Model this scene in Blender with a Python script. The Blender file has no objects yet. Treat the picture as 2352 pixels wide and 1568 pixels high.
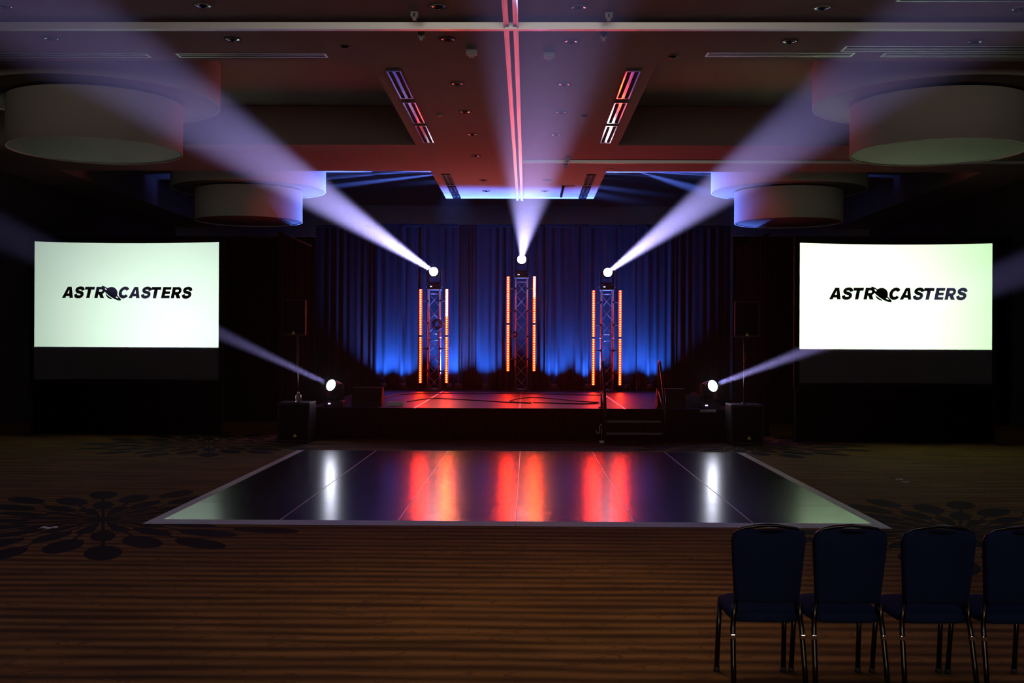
import bpy, bmesh, math, random
from mathutils import Vector, Matrix, Quaternion

S = bpy.context.scene
C = S.collection
PI = math.pi
random.seed(7)

# ------------------------------------------------------------------ camera
F = 2545.0
CAMZ = 1.88
YAW = math.atan(34.0 / F)
ROLL = 0.0042
cam_d = bpy.data.cameras.new('camera')
cam_d.sensor_width = 36.0
cam_d.lens = F / 2352 * 36.0
cam_d.clip_end = 200
cam = bpy.data.objects.new('camera', cam_d)
C.objects.link(cam)
CR = Matrix.Rotation(YAW, 4, 'Z') @ Matrix.Rotation(PI / 2, 4, 'X') @ Matrix.Rotation(ROLL, 4, 'Z')
cam.matrix_world = Matrix.Translation((0, 0, CAMZ)) @ CR
S.camera = cam
CR3 = CR.to_3x3()

# ------------------------------------------------------------------ world: thin stage haze in a closed room
W = bpy.data.worlds.new('world')
S.world = W
W.use_nodes = True
wn = W.node_tree
wn.nodes.clear()
wo = wn.nodes.new('ShaderNodeOutputWorld')
wb = wn.nodes.new('ShaderNodeBackground')
wb.inputs['Color'].default_value = (0, 0, 0, 1)
wb.inputs['Strength'].default_value = 0.0
wv = wn.nodes.new('ShaderNodeVolumeScatter')
wv.inputs['Color'].default_value = (1, 1, 1, 1)
wv.inputs['Density'].default_value = 0.0005
wv.inputs['Anisotropy'].default_value = 0.82
wn.links.new(wb.outputs[0], wo.inputs['Surface'])
wn.links.new(wv.outputs[0], wo.inputs['Volume'])

S.view_settings.view_transform = 'Standard'
S.view_settings.look = 'None'
S.view_settings.exposure = 0.0
S.view_settings.gamma = 1.0
S.view_settings.use_curve_mapping = False
cy = S.cycles
cy.use_denoising = True
cy.max_bounces = 6
cy.diffuse_bounces = 3
cy.glossy_bounces = 3
cy.transmission_bounces = 3
cy.volume_bounces = 0
cy.caustics_reflective = False
cy.caustics_refractive = False
cy.sample_clamp_indirect = 4.0

# light levels
P_BEAM = 1700000.0
P_FLOORBEAM = 1350000.0
P_UP = 5200.0
P_REARFILL = 230.0
P_PROJ = 1700.0
P_CARPETFILL = 250.0


def add_light(name, kind, loc, energy, color, direction=None, parent=None, **kw):
    d = bpy.data.lights.new(name, kind)
    d.energy = energy
    d.color = color
    for k, v in kw.items():
        setattr(d, k, v)
    o = bpy.data.objects.new(name, d)
    C.objects.link(o)
    o.location = loc
    if direction is not None:
        o.rotation_mode = 'QUATERNION'
        o.rotation_quaternion = Vector(direction).to_track_quat('-Z', 'Y')
    if parent is not None:
        o.parent = parent
    return o


# added area fill for unseen light at the rear (behind the camera)
add_light('rear_fill_light', 'AREA', (0.0, -6.3, 3.9), P_REARFILL, (1.0, 0.88, 0.74), (0, 1, -0.12),
          shape='RECTANGLE', size=9.0, size_y=2.2)

# added warm fill spot from above, to brighten the front carpet
add_light('carpet_fill_spot', 'SPOT', (0.1, 7.7, 5.52), P_CARPETFILL, (1.0, 0.72, 0.42), (0, 0.05, -1), spot_size=math.radians(68), spot_blend=1.0,
          shadow_soft_size=0.4)

# ------------------------------------------------------------------ pixel helpers (photo frame 2352 x 1568)


def ray(px, py):
    return CR3 @ Vector(((px - 1176) / F, -(py - 784) / F, -1.0))


def at(px, py, Y):
    d = ray(px, py)
    t = Y / d.y
    return Vector((d.x * t, Y, CAMZ + d.z * t))


def on(px, py, z):
    d = ray(px, py)
    t = (z - CAMZ) / d.z
    return Vector((d.x * t, d.y * t, z))


# ------------------------------------------------------------------ materials
_mats = {}


def mat(name, color=(0.5, 0.5, 0.5), rough=0.6, metal=0.0, spec=0.5, emit=None, strength=1.0, sheen=0.0,
        noise=0.0, nscale=40.0, bump=0.0):
    if name in _mats:
        return _mats[name]
    m = bpy.data.materials.new(name)
    m.use_nodes = True
    nt = m.node_tree
    b = nt.nodes['Principled BSDF']
    b.inputs['Base Color'].default_value = (*color, 1)
    b.inputs['Roughness'].default_value = rough
    b.inputs['Metallic'].default_value = metal
    b.inputs['Specular IOR Level'].default_value = spec
    if sheen:
        b.inputs['Sheen Weight'].default_value = sheen
    if emit is not None:
        b.inputs['Emission Color'].default_value = (*emit, 1)
        b.inputs['Emission Strength'].default_value = strength
    if noise or bump:
        tc = nt.nodes.new('ShaderNodeTexCoord')
        nz = nt.nodes.new('ShaderNodeTexNoise')
        nz.inputs['Scale'].default_value = nscale
        nz.inputs['Detail'].default_value = 4
        nt.links.new(tc.outputs['Object'], nz.inputs['Vector'])
        if noise:
            mx = nt.nodes.new('ShaderNodeMix')
            mx.data_type = 'RGBA'
            mx.inputs[6].default_value = (*[c * (1 - noise) for c in color], 1)
            mx.inputs[7].default_value = (*[min(1, c * (1 + noise)) for c in color], 1)
            nt.links.new(nz.outputs['Fac'], mx.inputs[0])
            nt.links.new(mx.outputs[2], b.inputs['Base Color'])
        if bump:
            bp = nt.nodes.new('ShaderNodeBump')
            bp.inputs['Strength'].default_value = bump
            bp.inputs['Distance'].default_value = 0.01
            nt.links.new(nz.outputs['Fac'], bp.inputs['Height'])
            nt.links.new(bp.outputs['Normal'], b.inputs['Normal'])
    _mats[name] = m
    return m


class NT:
    """tiny expression helper over a node tree"""

    def __init__(self, nt):
        self.nt = nt

    def m(self, op, a, b=None, c=None):
        n = self.nt.nodes.new('ShaderNodeMath')
        n.operation = op
        for i, v in enumerate((a, b, c)):
            if v is None:
                continue
            if isinstance(v, (int, float)):
                n.inputs[i].default_value = v
            else:
                self.nt.links.new(v, n.inputs[i])
        return n.outputs[0]

    def mix(self, f, a, b):
        n = self.nt.nodes.new('ShaderNodeMix')
        n.data_type = 'RGBA'
        for i, v in ((0, f), (6, a), (7, b)):
            if isinstance(v, (int, float)):
                n.inputs[i].default_value = v
            elif isinstance(v, tuple):
                n.inputs[i].default_value = (*v, 1)
            else:
                self.nt.links.new(v, n.inputs[i])
        return n.outputs[2]

    def noise(self, vec, scale, detail=3, rough=0.5):
        n = self.nt.nodes.new('ShaderNodeTexNoise')
        n.inputs['Scale'].default_value = scale
        n.inputs['Detail'].default_value = detail
        n.inputs['Roughness'].default_value = rough
        self.nt.links.new(vec, n.inputs['Vector'])
        return n.outputs['Fac']

    def vec(self, x, y, z):
        n = self.nt.nodes.new('ShaderNodeCombineXYZ')
        for i, v in enumerate((x, y, z)):
            if isinstance(v, (int, float)):
                n.inputs[i].default_value = v
            else:
                self.nt.links.new(v, n.inputs[i])
        return n.outputs[0]


MEDALLIONS = [(-4.43, 11.55), (4.35, 11.15), (-5.75, 20.0), (3.9, 20.3)]


def carpet_material():
    m = bpy.data.materials.new('carpet')
    m.use_nodes = True
    nt = m.node_tree
    E = NT(nt)
    b = nt.nodes['Principled BSDF']
    b.inputs['Roughness'].default_value = 0.95
    b.inputs['Specular IOR Level'].default_value = 0.1
    g = nt.nodes.new('ShaderNodeNewGeometry')
    sp = nt.nodes.new('ShaderNodeSeparateXYZ')
    nt.links.new(g.outputs['Position'], sp.inputs[0])
    x, y = sp.outputs[0], sp.outputs[1]
    # broken dark bands running across the room
    warp = E.noise(E.vec(E.m('MULTIPLY', x, 0.55), E.m('MULTIPLY', y, 1.3), 0.0), 1.0, 3)
    yy = E.m('ADD', y, E.m('MULTIPLY', warp, 0.16))
    band = E.noise(E.vec(E.m('MULTIPLY', x, 0.8), E.m('MULTIPLY', yy, 5.6), 3.0), 1.0, 2.5)
    band2 = E.m('SINE', E.m('MULTIPLY', yy, 33.0))
    bsum = E.m('ADD', E.m('MULTIPLY', E.m('SUBTRACT', band, 0.5), 2.0), E.m('MULTIPLY', band2, 0.42))
    mask = E.m('MULTIPLY_ADD', bsum, 0.95, 0.45)
    cl = nt.nodes.new('ShaderNodeClamp')
    nt.links.new(mask, cl.inputs[0])
    # thin vein lines like wood grain
    v = E.noise(E.vec(E.m('MULTIPLY', x, 0.9), E.m('MULTIPLY', y, 1.5), 9.0), 1.0, 4, 0.55)
    fr = E.m('ABSOLUTE', E.m('SUBTRACT', E.m('FRACT', E.m('MULTIPLY', v, 9.0)), 0.5))
    vein = E.m('LESS_THAN', fr, 0.055)
    fine = E.noise(g.outputs['Position'], 90.0, 2)
    col = E.mix(cl.outputs[0], (0.055, 0.027, 0.006), (0.31, 0.15, 0.034))
    col = E.mix(E.m('MULTIPLY', vein, 0.55), col, (0.07, 0.036, 0.012))
    col = E.mix(E.m('MULTIPLY_ADD', fine, 1.1, -0.2), col, (0.06, 0.03, 0.01))
    total = None
    N = 28
    seg = 2 * PI / N
    for (cx, cyy) in MEDALLIONS:
        rot = math.atan2(-cx, cyy)
        dx = E.m('SUBTRACT', x, cx)
        dy = E.m('SUBTRACT', y, cyy)
        r = E.m('SQRT', E.m('ADD', E.m('MULTIPLY', dx, dx), E.m('MULTIPLY', dy, dy)))
        ang = E.m('ARCTAN2', dx, E.m('MULTIPLY', dy, -1.0))
        q = E.m('DIVIDE', E.m('SUBTRACT', ang, rot), seg)
        idx = E.m('ROUND', q)
        da = E.m('MULTIPLY', E.m('SUBTRACT', q, idx), seg)
        u = E.m('MULTIPLY', r, E.m('COSINE', da))
        w = E.m('MULTIPLY', r, E.m('SINE', da))
        par = E.m('MODULO', E.m('ABSOLUTE', idx), 2.0)       # 0 even, 1 odd

        def ell(c0, c1, ra, rb):
            cc = E.m('MULTIPLY_ADD', par, c1 - c0, c0)
            a_ = E.m('DIVIDE', E.m('SUBTRACT', u, cc), ra)
            b_ = E.m('DIVIDE', w, rb)
            return E.m('LESS_THAN', E.m('ADD', E.m('MULTIPLY', a_, a_), E.m('MULTIPLY', b_, b_)), 1.0)
        e1 = ell(1.94, 1.53, 0.36, 0.16)
        e2 = ell(1.04, 0.58, 0.32, 0.118)
        stem = E.m('MULTIPLY', E.m('LESS_THAN', E.m('ABSOLUTE', w), 0.017), E.m('LESS_THAN', u, E.m('MULTIPLY_ADD', par, -0.4, 1.7)))
        tot = E.m('MAXIMUM', E.m('MAXIMUM', e1, e2), stem)
        total = tot if total is None else E.m('MAXIMUM', total, tot)
    col = E.mix(total, col, (0.006, 0.006, 0.007))
    nt.links.new(col, b.inputs['Base Color'])
    bp = nt.nodes.new('ShaderNodeBump')
    bp.inputs['Strength'].default_value = 0.4
    bp.inputs['Distance'].default_value = 0.004
    nt.links.new(fine, bp.inputs['Height'])
    nt.links.new(bp.outputs['Normal'], b.inputs['Normal'])
    return m


def dance_material():
    m = bpy.data.materials.new('dance_panel')
    m.use_nodes = True
    nt = m.node_tree
    E = NT(nt)
    b = nt.nodes['Principled BSDF']
    g = nt.nodes.new('ShaderNodeNewGeometry')
    sp = nt.nodes.new('ShaderNodeSeparateXYZ')
    nt.links.new(g.outputs['Position'], sp.inputs[0])
    grain = E.noise(E.vec(E.m('MULTIPLY', sp.outputs[0], 1.2), E.m('MULTIPLY', sp.outputs[1], 22.0), 0.0), 1.0, 5, 0.6)
    col = E.mix(grain, (0.004, 0.003, 0.003), (0.02, 0.012, 0.01))
    nt.links.new(col, b.inputs['Base Color'])
    ro = E.m('MULTIPLY_ADD', grain, 0.05, 0.205)
    nt.links.new(ro, b.inputs['Roughness'])
    b.inputs['Specular IOR Level'].default_value = 0.36
    return m


M_CARPET = carpet_material()
M_DANCE = dance_material()
M_CEIL = mat('ceiling_paint', (0.28, 0.25, 0.23), 0.85, noise=0.06, nscale=3)
M_WALL = mat('wall_covering', (0.30, 0.27, 0.22), 0.9, noise=0.12, nscale=6)
M_WALLD = mat('dark_wall_panel', (0.03, 0.027, 0.024), 0.9)
M_DRUMF = mat('lamp_fabric', (0.62, 0.60, 0.54), 0.9, noise=0.04, nscale=30)
M_DRUMB = mat('lamp_diffuser', (0.20, 0.185, 0.155), 0.7)
M_ALU = mat('brushed_aluminium', (0.78, 0.77, 0.76), 0.42, 1.0)
M_TRUSS = mat('truss_aluminium', (0.36, 0.33, 0.30), 0.38, 1.0)
M_ALUR = mat('satin_rail', (0.86, 0.85, 0.84), 0.5, 1.0)
M_RAILW = mat('white_rail_face', (0.92, 0.92, 0.92), 0.45, 1.0)
M_CHROME = mat('chrome', (0.85, 0.84, 0.83), 0.12, 1.0)
M_EDGE = mat('edge_ramp_aluminium', (0.85, 0.83, 0.88), 0.5, 0.15)
M_BLACK = mat('black_paint', (0.005, 0.005, 0.006), 0.5, spec=0.3)
M_BLACKM = mat('black_matte', (0.003, 0.003, 0.003), 0.9, spec=0.1)
M_SLOTSHADE = mat('slot_shade_black', (0.004, 0.004, 0.004), 0.9)  # flat black standing in for the shade inside slots and throats
M_RUBBER = mat('black_rubber', (0.01, 0.01, 0.01), 0.7)
M_BLACKMET = mat('black_steel', (0.03, 0.03, 0.032), 0.35, 0.8)
M_VELVET = mat('blue_black_velour', (0.0002, 0.0027, 0.0044), 0.9, spec=0.03, noise=0.25, nscale=18)
M_DRAPE = mat('black_drape', (0.0016, 0.0016, 0.0019), 0.95, spec=0.02)
M_SKIRT = mat('black_stage_skirt', (0.0022, 0.0022, 0.0024), 0.95, spec=0.05)
M_DECK = mat('stage_deck', (0.006, 0.005, 0.009), 0.42, spec=0.08, noise=0.3, nscale=25)
M_NOSE = mat('step_nosing', (0.06, 0.06, 0.065), 0.4, 1.0)
M_GREY = mat('grey_plastic', (0.35, 0.35, 0.36), 0.6)
M_WHITEP = mat('white_plastic', (0.72, 0.72, 0.72), 0.55)
M_PAPER = mat('white_paper', (0.8, 0.8, 0.78), 0.8)
M_YEL = mat('yellow_label', (0.75, 0.6, 0.03), 0.6)
M_NAVY = mat('navy_fabric', (0.008, 0.015, 0.042), 0.95, spec=0.06, noise=0.3, nscale=300, bump=0.2)
M_BRONZE = mat('bronze_tube', (0.05, 0.043, 0.034), 0.25, 1.0)
M_LENS = mat('lamp_lens', (1, 1, 1), 0.2, emit=(0.80, 0.82, 1.0), strength=52.0)
M_DISPLAY = mat('menu_display', (0.1, 0.1, 0.2), 0.3, emit=(0.55, 0.5, 1.0), strength=1.6)
M_LED = mat('led_pixel', (1, 0.6, 0.2), 0.3, emit=(1.0, 0.026, 0.0015), strength=310.0)
M_GLOWTUBE = mat('led_glow_tube', (1, 0.2, 0.1), 0.4, emit=(1.0, 0.02, 0.004), strength=2.2)  # tube emission added for the red glow around the pixels
M_LEDW = mat('white_hot_led_pixel', (1, 0.9, 0.8), 0.3, emit=(1.0, 0.25, 0.05), strength=330.0)
M_BLED = mat('blue_led_lens', (0.1, 0.2, 1), 0.3, emit=(0.02, 0.12, 1.0), strength=0.8)
M_INK = mat('logo_ink', (0.012, 0.008, 0.018), 0.8)
M_BAGB = mat('blue_bag', (0.03, 0.05, 0.12), 0.7)
M_REDB = mat('red_cloth', (0.3, 0.02, 0.02), 0.8)

m = bpy.data.materials.new('projection_screen')
m.use_nodes = True
nt = m.node_tree
nt.nodes.clear()
o_ = nt.nodes.new('ShaderNodeOutputMaterial')
t_ = nt.nodes.new('ShaderNodeBsdfTranslucent')
t_.inputs['Color'].default_value = (0.62, 0.66, 0.62, 1)
d_ = nt.nodes.new('ShaderNodeBsdfDiffuse')
d_.inputs['Color'].default_value = (0.075, 0.082, 0.088, 1)
a_ = nt.nodes.new('ShaderNodeAddShader')
nt.links.new(t_.outputs[0], a_.inputs[0])
nt.links.new(d_.outputs[0], a_.inputs[1])
nt.links.new(a_.outputs[0], o_.inputs['Surface'])
M_SCREEN = m


# ------------------------------------------------------------------ mesh helper
class MB:
    def __init__(self):
        self.bm = bmesh.new()

    def _quadbox(self, vs):
        v = [self.bm.verts.new(p) for p in vs]
        for f in ((0, 3, 2, 1), (4, 5, 6, 7), (0, 1, 5, 4), (1, 2, 6, 5), (2, 3, 7, 6), (3, 0, 4, 7)):
            self.bm.faces.new([v[i] for i in f])
        return self

    def box(self, x0, x1, y0, y1, z0, z1, M=None):
        vs = [Vector(p) for p in ((x0, y0, z0), (x1, y0, z0), (x1, y1, z0), (x0, y1, z0),
                                  (x0, y0, z1), (x1, y0, z1), (x1, y1, z1), (x0, y1, z1))]
        if M is not None:
            vs = [M @ p for p in vs]
        return self._quadbox(vs)

    def cbox(self, c, s, M=None, bevel=0.0):
        if bevel > 0:
            n0 = set(self.bm.verts)
            b2 = bmesh.new()
            bmesh.ops.create_cube(b2, size=1.0)
            for v in b2.verts:
                v.co = Vector((v.co.x * s[0], v.co.y * s[1], v.co.z * s[2]))
            bmesh.ops.bevel(b2, geom=list(b2.edges), offset=bevel, segments=2, affect='EDGES', profile=0.6)
            self.merge(b2, Matrix.Translation(c) if M is None else M @ Matrix.Translation(c))
            return self
        x, y, z = c
        a, b, d = s[0] / 2, s[1] / 2, s[2] / 2
        return self.box(x - a, x + a, y - b, y + b, z - d, z + d, M)

    def merge(self, b2, M):
        mp = {}
        for v in b2.verts:
            mp[v] = self.bm.verts.new(M @ v.co)
        for f in b2.faces:
            nf = self.bm.faces.new([mp[v] for v in f.verts])
            nf.smooth = f.smooth
        b2.free()

    def cyl(self, p0, p1, r0, r1=None, seg=12, cap=True):
        r1 = r0 if r1 is None else r1
        p0, p1 = Vector(p0), Vector(p1)
        q = (p1 - p0).to_track_quat('Z', 'Y')
        A, B = [], []
        for i in range(seg):
            a = 2 * PI * i / seg
            d = q @ Vector((math.cos(a), math.sin(a), 0))
            A.append(self.bm.verts.new(p0 + d * r0))
            B.append(self.bm.verts.new(p1 + d * r1))
        for i in range(seg):
            j = (i + 1) % seg
            f = self.bm.faces.new([A[i], A[j], B[j], B[i]])
            f.smooth = True
        if cap:
            self.bm.faces.new(A[::-1])
            self.bm.faces.new(B)
        return self

    def tube(self, pts, r, seg=8, closed=False):
        pts = [Vector(p) for p in pts]
        n = len(pts)
        rings = []
        up = None
        for i, p in enumerate(pts):
            if closed:
                t = pts[(i + 1) % n] - pts[i - 1]
            else:
                t = pts[min(i + 1, n - 1)] - pts[max(i - 1, 0)]
            if t.length < 1e-9:
                t = Vector((0, 0, 1))
            t.normalize()
            if up is None:
                up = t.orthogonal().normalized()
            else:
                up = (up - t * up.dot(t))
                up = up.normalized() if up.length > 1e-6 else t.orthogonal().normalized()
            s = t.cross(up)
            rr = r[i] if isinstance(r, (list, tuple)) else r
            rings.append([self.bm.verts.new(p + (up * math.cos(2 * PI * k / seg) + s * math.sin(2 * PI * k / seg)) * rr)
                          for k in range(seg)])
        rng = range(n) if closed else range(n - 1)
        for i in rng:
            a, b = rings[i], rings[(i + 1) % n]
            for k in range(seg):
                f = self.bm.faces.new([a[k], a[(k + 1) % seg], b[(k + 1) % seg], b[k]])
                f.smooth = True
        if not closed:
            self.bm.faces.new(rings[0][::-1])
            self.bm.faces.new(rings[-1])
        return self

    def lathe(self, prof, seg=32, M=None, smooth=True, capa=False, capb=False):
        M = M or Matrix.Identity(4)
        rings = []
        for (r, z) in prof:
            if r < 1e-6:
                rings.append([self.bm.verts.new(M @ Vector((0, 0, z)))])
            else:
                rings.append([self.bm.verts.new(M @ Vector((r * math.cos(2 * PI * k / seg), r * math.sin(2 * PI * k / seg), z)))
                              for k in range(seg)])
        for a, b in zip(rings, rings[1:]):
            for k in range(seg):
                j = (k + 1) % seg
                if len(a) == 1 and len(b) == 1:
                    continue
                if len(a) == 1:
                    vs = [a[0], b[j], b[k]]
                elif len(b) == 1:
                    vs = [a[k], a[j], b[0]]
                else:
                    vs = [a[k], a[j], b[j], b[k]]
                f = self.bm.faces.new(vs)
                f.smooth = smooth
        if capa and len(rings[0]) > 1:
            self.bm.faces.new(rings[0][::-1])
        if capb and len(rings[-1]) > 1:
            self.bm.faces.new(rings[-1])
        return self

    def grid(self, fn, nu, nv, thick=None, smooth=True):
        vs = [[self.bm.verts.new(fn(i / nu, j / nv)) for j in range(nv + 1)] for i in range(nu + 1)]
        for i in range(nu):
            for j in range(nv):
                f = self.bm.faces.new([vs[i][j], vs[i + 1][j], vs[i + 1][j + 1], vs[i][j + 1]])
                f.smooth = smooth
        return self

    def prism(self, poly, d0, d1, fn):
        """poly of 2D points, extruded between depths d0 and d1; fn(u, v, d) -> point"""
        A = [self.bm.verts.new(fn(u, v, d0)) for u, v in poly]
        B = [self.bm.verts.new(fn(u, v, d1)) for u, v in poly]
        n = len(poly)
        self.bm.faces.new(A)
        self.bm.faces.new(B[::-1])
        for i in range(n):
            j = (i + 1) % n
            self.bm.faces.new([A[i], B[i], B[j], A[j]])
        return self

    def build(self, name, material, parent=None, fix=True):
        if fix:
            bmesh.ops.recalc_face_normals(self.bm, faces=list(self.bm.faces))
        me = bpy.data.meshes.new(name)
        self.bm.to_mesh(me)
        self.bm.free()
        me.materials.append(material)
        o = bpy.data.objects.new(name, me)
        C.objects.link(o)
        if parent is not None:
            o.parent = parent
        return o


def tag(o, label=None, cat=None, group=None, kind=None):
    if label:
        o['label'] = label
    if cat:
        o['category'] = cat
    if group:
        o['group'] = group
    if kind:
        o['kind'] = kind
    return o


def thing(name, label, cat, loc=(0, 0, 0), rz=0.0, group=None):
    o = bpy.data.objects.new(name, None)
    o.empty_display_size = 0.1
    C.objects.link(o)
    o.location = loc
    o.rotation_euler = (0, 0, rz)
    return tag(o, label, cat, group)



def copy_tree(o, parent=None):
    c = o.copy()
    C.objects.link(c)
    if parent is not None:
        c.parent = parent
    for ch in list(o.children):
        copy_tree(ch, c)
    return c


def dup(o, label, loc=None, rz=None, group=None):
    c = copy_tree(o)
    c['label'] = label
    if loc is not None:
        c.location = loc
    if rz is not None:
        c.rotation_euler = (0, 0, rz)
    if group:
        c['group'] = group
    return c


def struct(name, mb, m):
    return tag(mb.build(name, m), kind='structure')


# ------------------------------------------------------------------ the room shell
XL, XR = -11.6, 11.2
YF, YB = -7.0, 36.4
H, HT = 5.60, 6.34
XC = -0.20                                 # centre line of the ceiling
struct('floor', MB().box(XL, XR, YF, YB, -0.1, 0.0), M_CARPET)
struct('wall_left', MB().box(XL - 0.2, XL, YF, YB, 0, HT), M_WALLD)
struct('wall_right', MB().box(XR, XR + 0.2, YF, YB, 0, HT), M_WALLD)
struct('wall_back', MB().box(XL - 0.2, XR + 0.2, YB, YB + 0.2, 0, HT), M_WALL)
struct('wall_front', MB().box(XL - 0.2, XR + 0.2, YF - 0.2, YF, 0, HT), M_WALLD)
wp = MB()
wp.box(-1.6, 3.15, YB - 0.06, YB, 3.4, 5.75)
wp.box(-5.6, -2.0, YB - 0.04, YB, 3.4, 5.75)
wp.box(3.5, 7.4, YB - 0.04, YB, 3.4, 5.75)
struct('trim_1', wp, M_WALL)

BH = 1.92                                  # half width of the centre bulkhead
XO_L, XO_R = -10.3, 9.9                    # outer sides of the coffers
R1a, R1b, R2a, LIP = 14.70, 21.0, 24.25, 28.85
ce = MB()
ce.box(XL, XR, YF, R1a, H, HT)
ce.box(XC - BH, XC + BH, R1a, R1b, H, HT)
ce.box(XL, XO_L, R1a, R1b, H, HT)
ce.box(XO_R, XR, R1a, R1b, H, HT)
ce.box(XL, XR, R1b, R2a, H, HT)
ce.box(XC - BH, XC + BH, R2a, LIP, H, HT)
ce.box(XL, XO_L, R2a, YB, H, HT)
ce.box(XO_R, XR, R2a, YB, H, HT)
ce.box(XL - 0.2, XR + 0.2, YF - 0.2, YB + 0.2, HT, HT + 0.15)
struct('ceiling', ce, M_CEIL)

# operable-wall tracks hung under the ceiling
r = MB()
for s in (-1, 1):
    r.box(XC + s * 0.052 - 0.026, XC + s * 0.052 + 0.026, YF + 0.2, LIP, H - 0.05, H)
    r.box(XC + s * 0.078 - 0.008, XC + s * 0.078 + 0.008, YF + 0.2, LIP, H - 0.065, H)
tr = struct('trim_2', r, M_ALUR)
YT1 = 12.95
r = MB().prism([(-0.03, 0.0), (0.0, 0.0), (0.0, -0.075), (-0.016, -0.075)], XL, XR, lambda u, v, d: Vector((d, YT1 + u, H + v)))
struct('trim_3', r, M_RAILW)
r = MB()
r.box(XL, XR, YT1 + 0.002, YT1 + 0.05, H - 0.075, H - 0.002)
r.box(XL, XR, YT1 + 0.08, YT1 + 0.12, H - 0.06, H - 0.002)
struct('trim_4', r, M_ALUR)
YT2 = 22.75
struct('trim_5', MB().prism([(-0.03, 0.0), (0.0, 0.0), (0.0, -0.06), (-0.02, -0.06)], XC + 0.1, XR, lambda u, v, d: Vector((d, YT2 + u, H + v))), M_RAILW)
struct('trim_6', MB().box(XC + 0.1, XR, YT2 + 0.002, YT2 + 0.06, H - 0.05, H - 0.002), M_ALUR)


# ------------------------------------------------------------------ ceiling fittings
def slot_diffuser(x0, x1, yc, wid, label):
    """long linear air slot: metal frame over a black sheet painted as two shaded gaps"""
    t = thing('slot_diffuser', label, 'air vent', ((x0 + x1) / 2, yc, H), 0, 'linear slot diffusers across the ceiling')
    L = x1 - x0
    h = wid / 2
    f = MB()
    f.box(-L / 2, L / 2, -h, -h + 0.03, -0.006, -0.001)
    f.box(-L / 2, L / 2, h - 0.03, h, -0.006, -0.001)
    f.box(-L / 2, -L / 2 + 0.03, -h + 0.03, h - 0.03, -0.006, -0.001)
    f.box(L / 2 - 0.03, L / 2, -h + 0.03, h - 0.03, -0.006, -0.001)
    f.build('frame', M_ALU, t)
    MB().box(-L / 2 + 0.03, L / 2 - 0.03, -0.012, 0.012, -0.008, -0.004).build('divider', M_ALU, t)
    MB().box(-L / 2 + 0.03, L / 2 - 0.03, -h + 0.03, h - 0.03, -0.003, -0.001).build('slot', M_SLOTSHADE, t)
    return t


slot_diffuser(-9.6, -4.95, 14.42, 0.2, 'long dim slot diffuser at the far left of the ceiling before the coffer')
slot_diffuser(-4.58, -2.62, 14.42, 0.2, 'slot diffuser left of centre on the front edge of the left coffer')
slot_diffuser(2.3, 4.2, 14.36, 0.2, 'slot diffuser right of centre on the front edge of the right coffer')
slot_diffuser(4.57, 9.4, 14.36, 0.2, 'long slot diffuser at far right on the front edge of the right coffer')
slot_diffuser(3.98, 8.9, 14.06, 0.26, 'widest bright slot diffuser at right nearer than the coffer edge')
slot_diffuser(4.0, 8.4, 12.02, 0.2, 'slot diffuser at the top right corner of the picture before the cross track')


def vent(loc, w, L, label, bright=True):
    t = thing('ceiling_vent', label, 'air vent', loc, 0, 'paired slot vents along the centre bulkhead')
    mm = M_CHROME if bright else M_BLACKMET
    f = MB()
    h, l = w / 2, L / 2
    f.box(-h, -h + 0.022, -l, l, -0.03, -0.001)
    f.box(h - 0.022, h, -l, l, -0.03, -0.001)
    f.box(-h + 0.022, h - 0.022, -l, -l + 0.02, -0.03, -0.001)
    f.box(-h + 0.022, h - 0.022, l - 0.02, l, -0.03, -0.001)
    f.build('frame', mm, t)
    MB().box(-0.022, 0.022, -l + 0.02, l - 0.02, -0.028, -0.006).build('centre_bar', mm, t)
    for s in (-1, 1):
        MB().box(s * (h / 2 + 0.0) - 0.032, s * (h / 2 + 0.0) + 0.032, -l + 0.02, l - 0.02, -0.005, -0.001).build('slot', M_SLOTSHADE, t)
    return t


for side, sx in (('left', -1), ('right', 1)):
    for k, (ya, yb) in enumerate(((15.15, 16.85), (17.15, 18.75), (19.0, 20.6))):
        vent((XC + sx * 1.64, (ya + yb) / 2, H), 0.2, yb - ya,
             '%s slot vent with bright rails on the %s side of the centre bulkhead' % (('nearest', 'middle', 'farthest')[k], side))
    for k, (ya, yb) in enumerate(((24.6, 26.2), (26.5, 27.7), (27.95, 28.7))):
        vent((XC + sx * 1.62, (ya + yb) / 2, H), 0.2, yb - ya,
             '%s dark slot vent above the blue lit ceiling end, %s side' % (('nearest', 'middle', 'farthest')[k], side), False)
t = thing('access_hatch', 'dark rectangular hatch beside the right vents on the blue lit ceiling end', 'hatch', (1.0, 27.3, H))
MB().box(-0.12, 0.12, -0.9, 0.9, -0.02, -0.001).build('hatch_panel', M_CEIL, t)
MB().box(-0.17, -0.12, -0.9, 0.9, -0.06, -0.001).build('side_flange', M_BLACKM, t)


def downlight(p, label):
    t = thing('downlight', label, 'ceiling light', p, 0, 'recessed downlights in the ceiling')
    MB().lathe([(0.108, 0.0), (0.108, -0.012), (0.094, -0.014), (0.092, -0.002)], 28).build('trim_ring', M_CEIL, t)
    MB().lathe([(0.092, -0.004), (0.075, -0.009), (0.05, -0.0035)], 28, smooth=False).build('reflector', M_CHROME, t)
    MB().lathe([(0.05, -0.0034), (0.0, -0.003)], 20).build('throat_shade', M_SLOTSHADE, t)
    MB().lathe([(0.0, -0.034), (0.022, -0.03), (0.026, -0.012), (0.012, -0.004)], 12).build('bulb', M_BRONZE, t)
    return t


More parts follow.
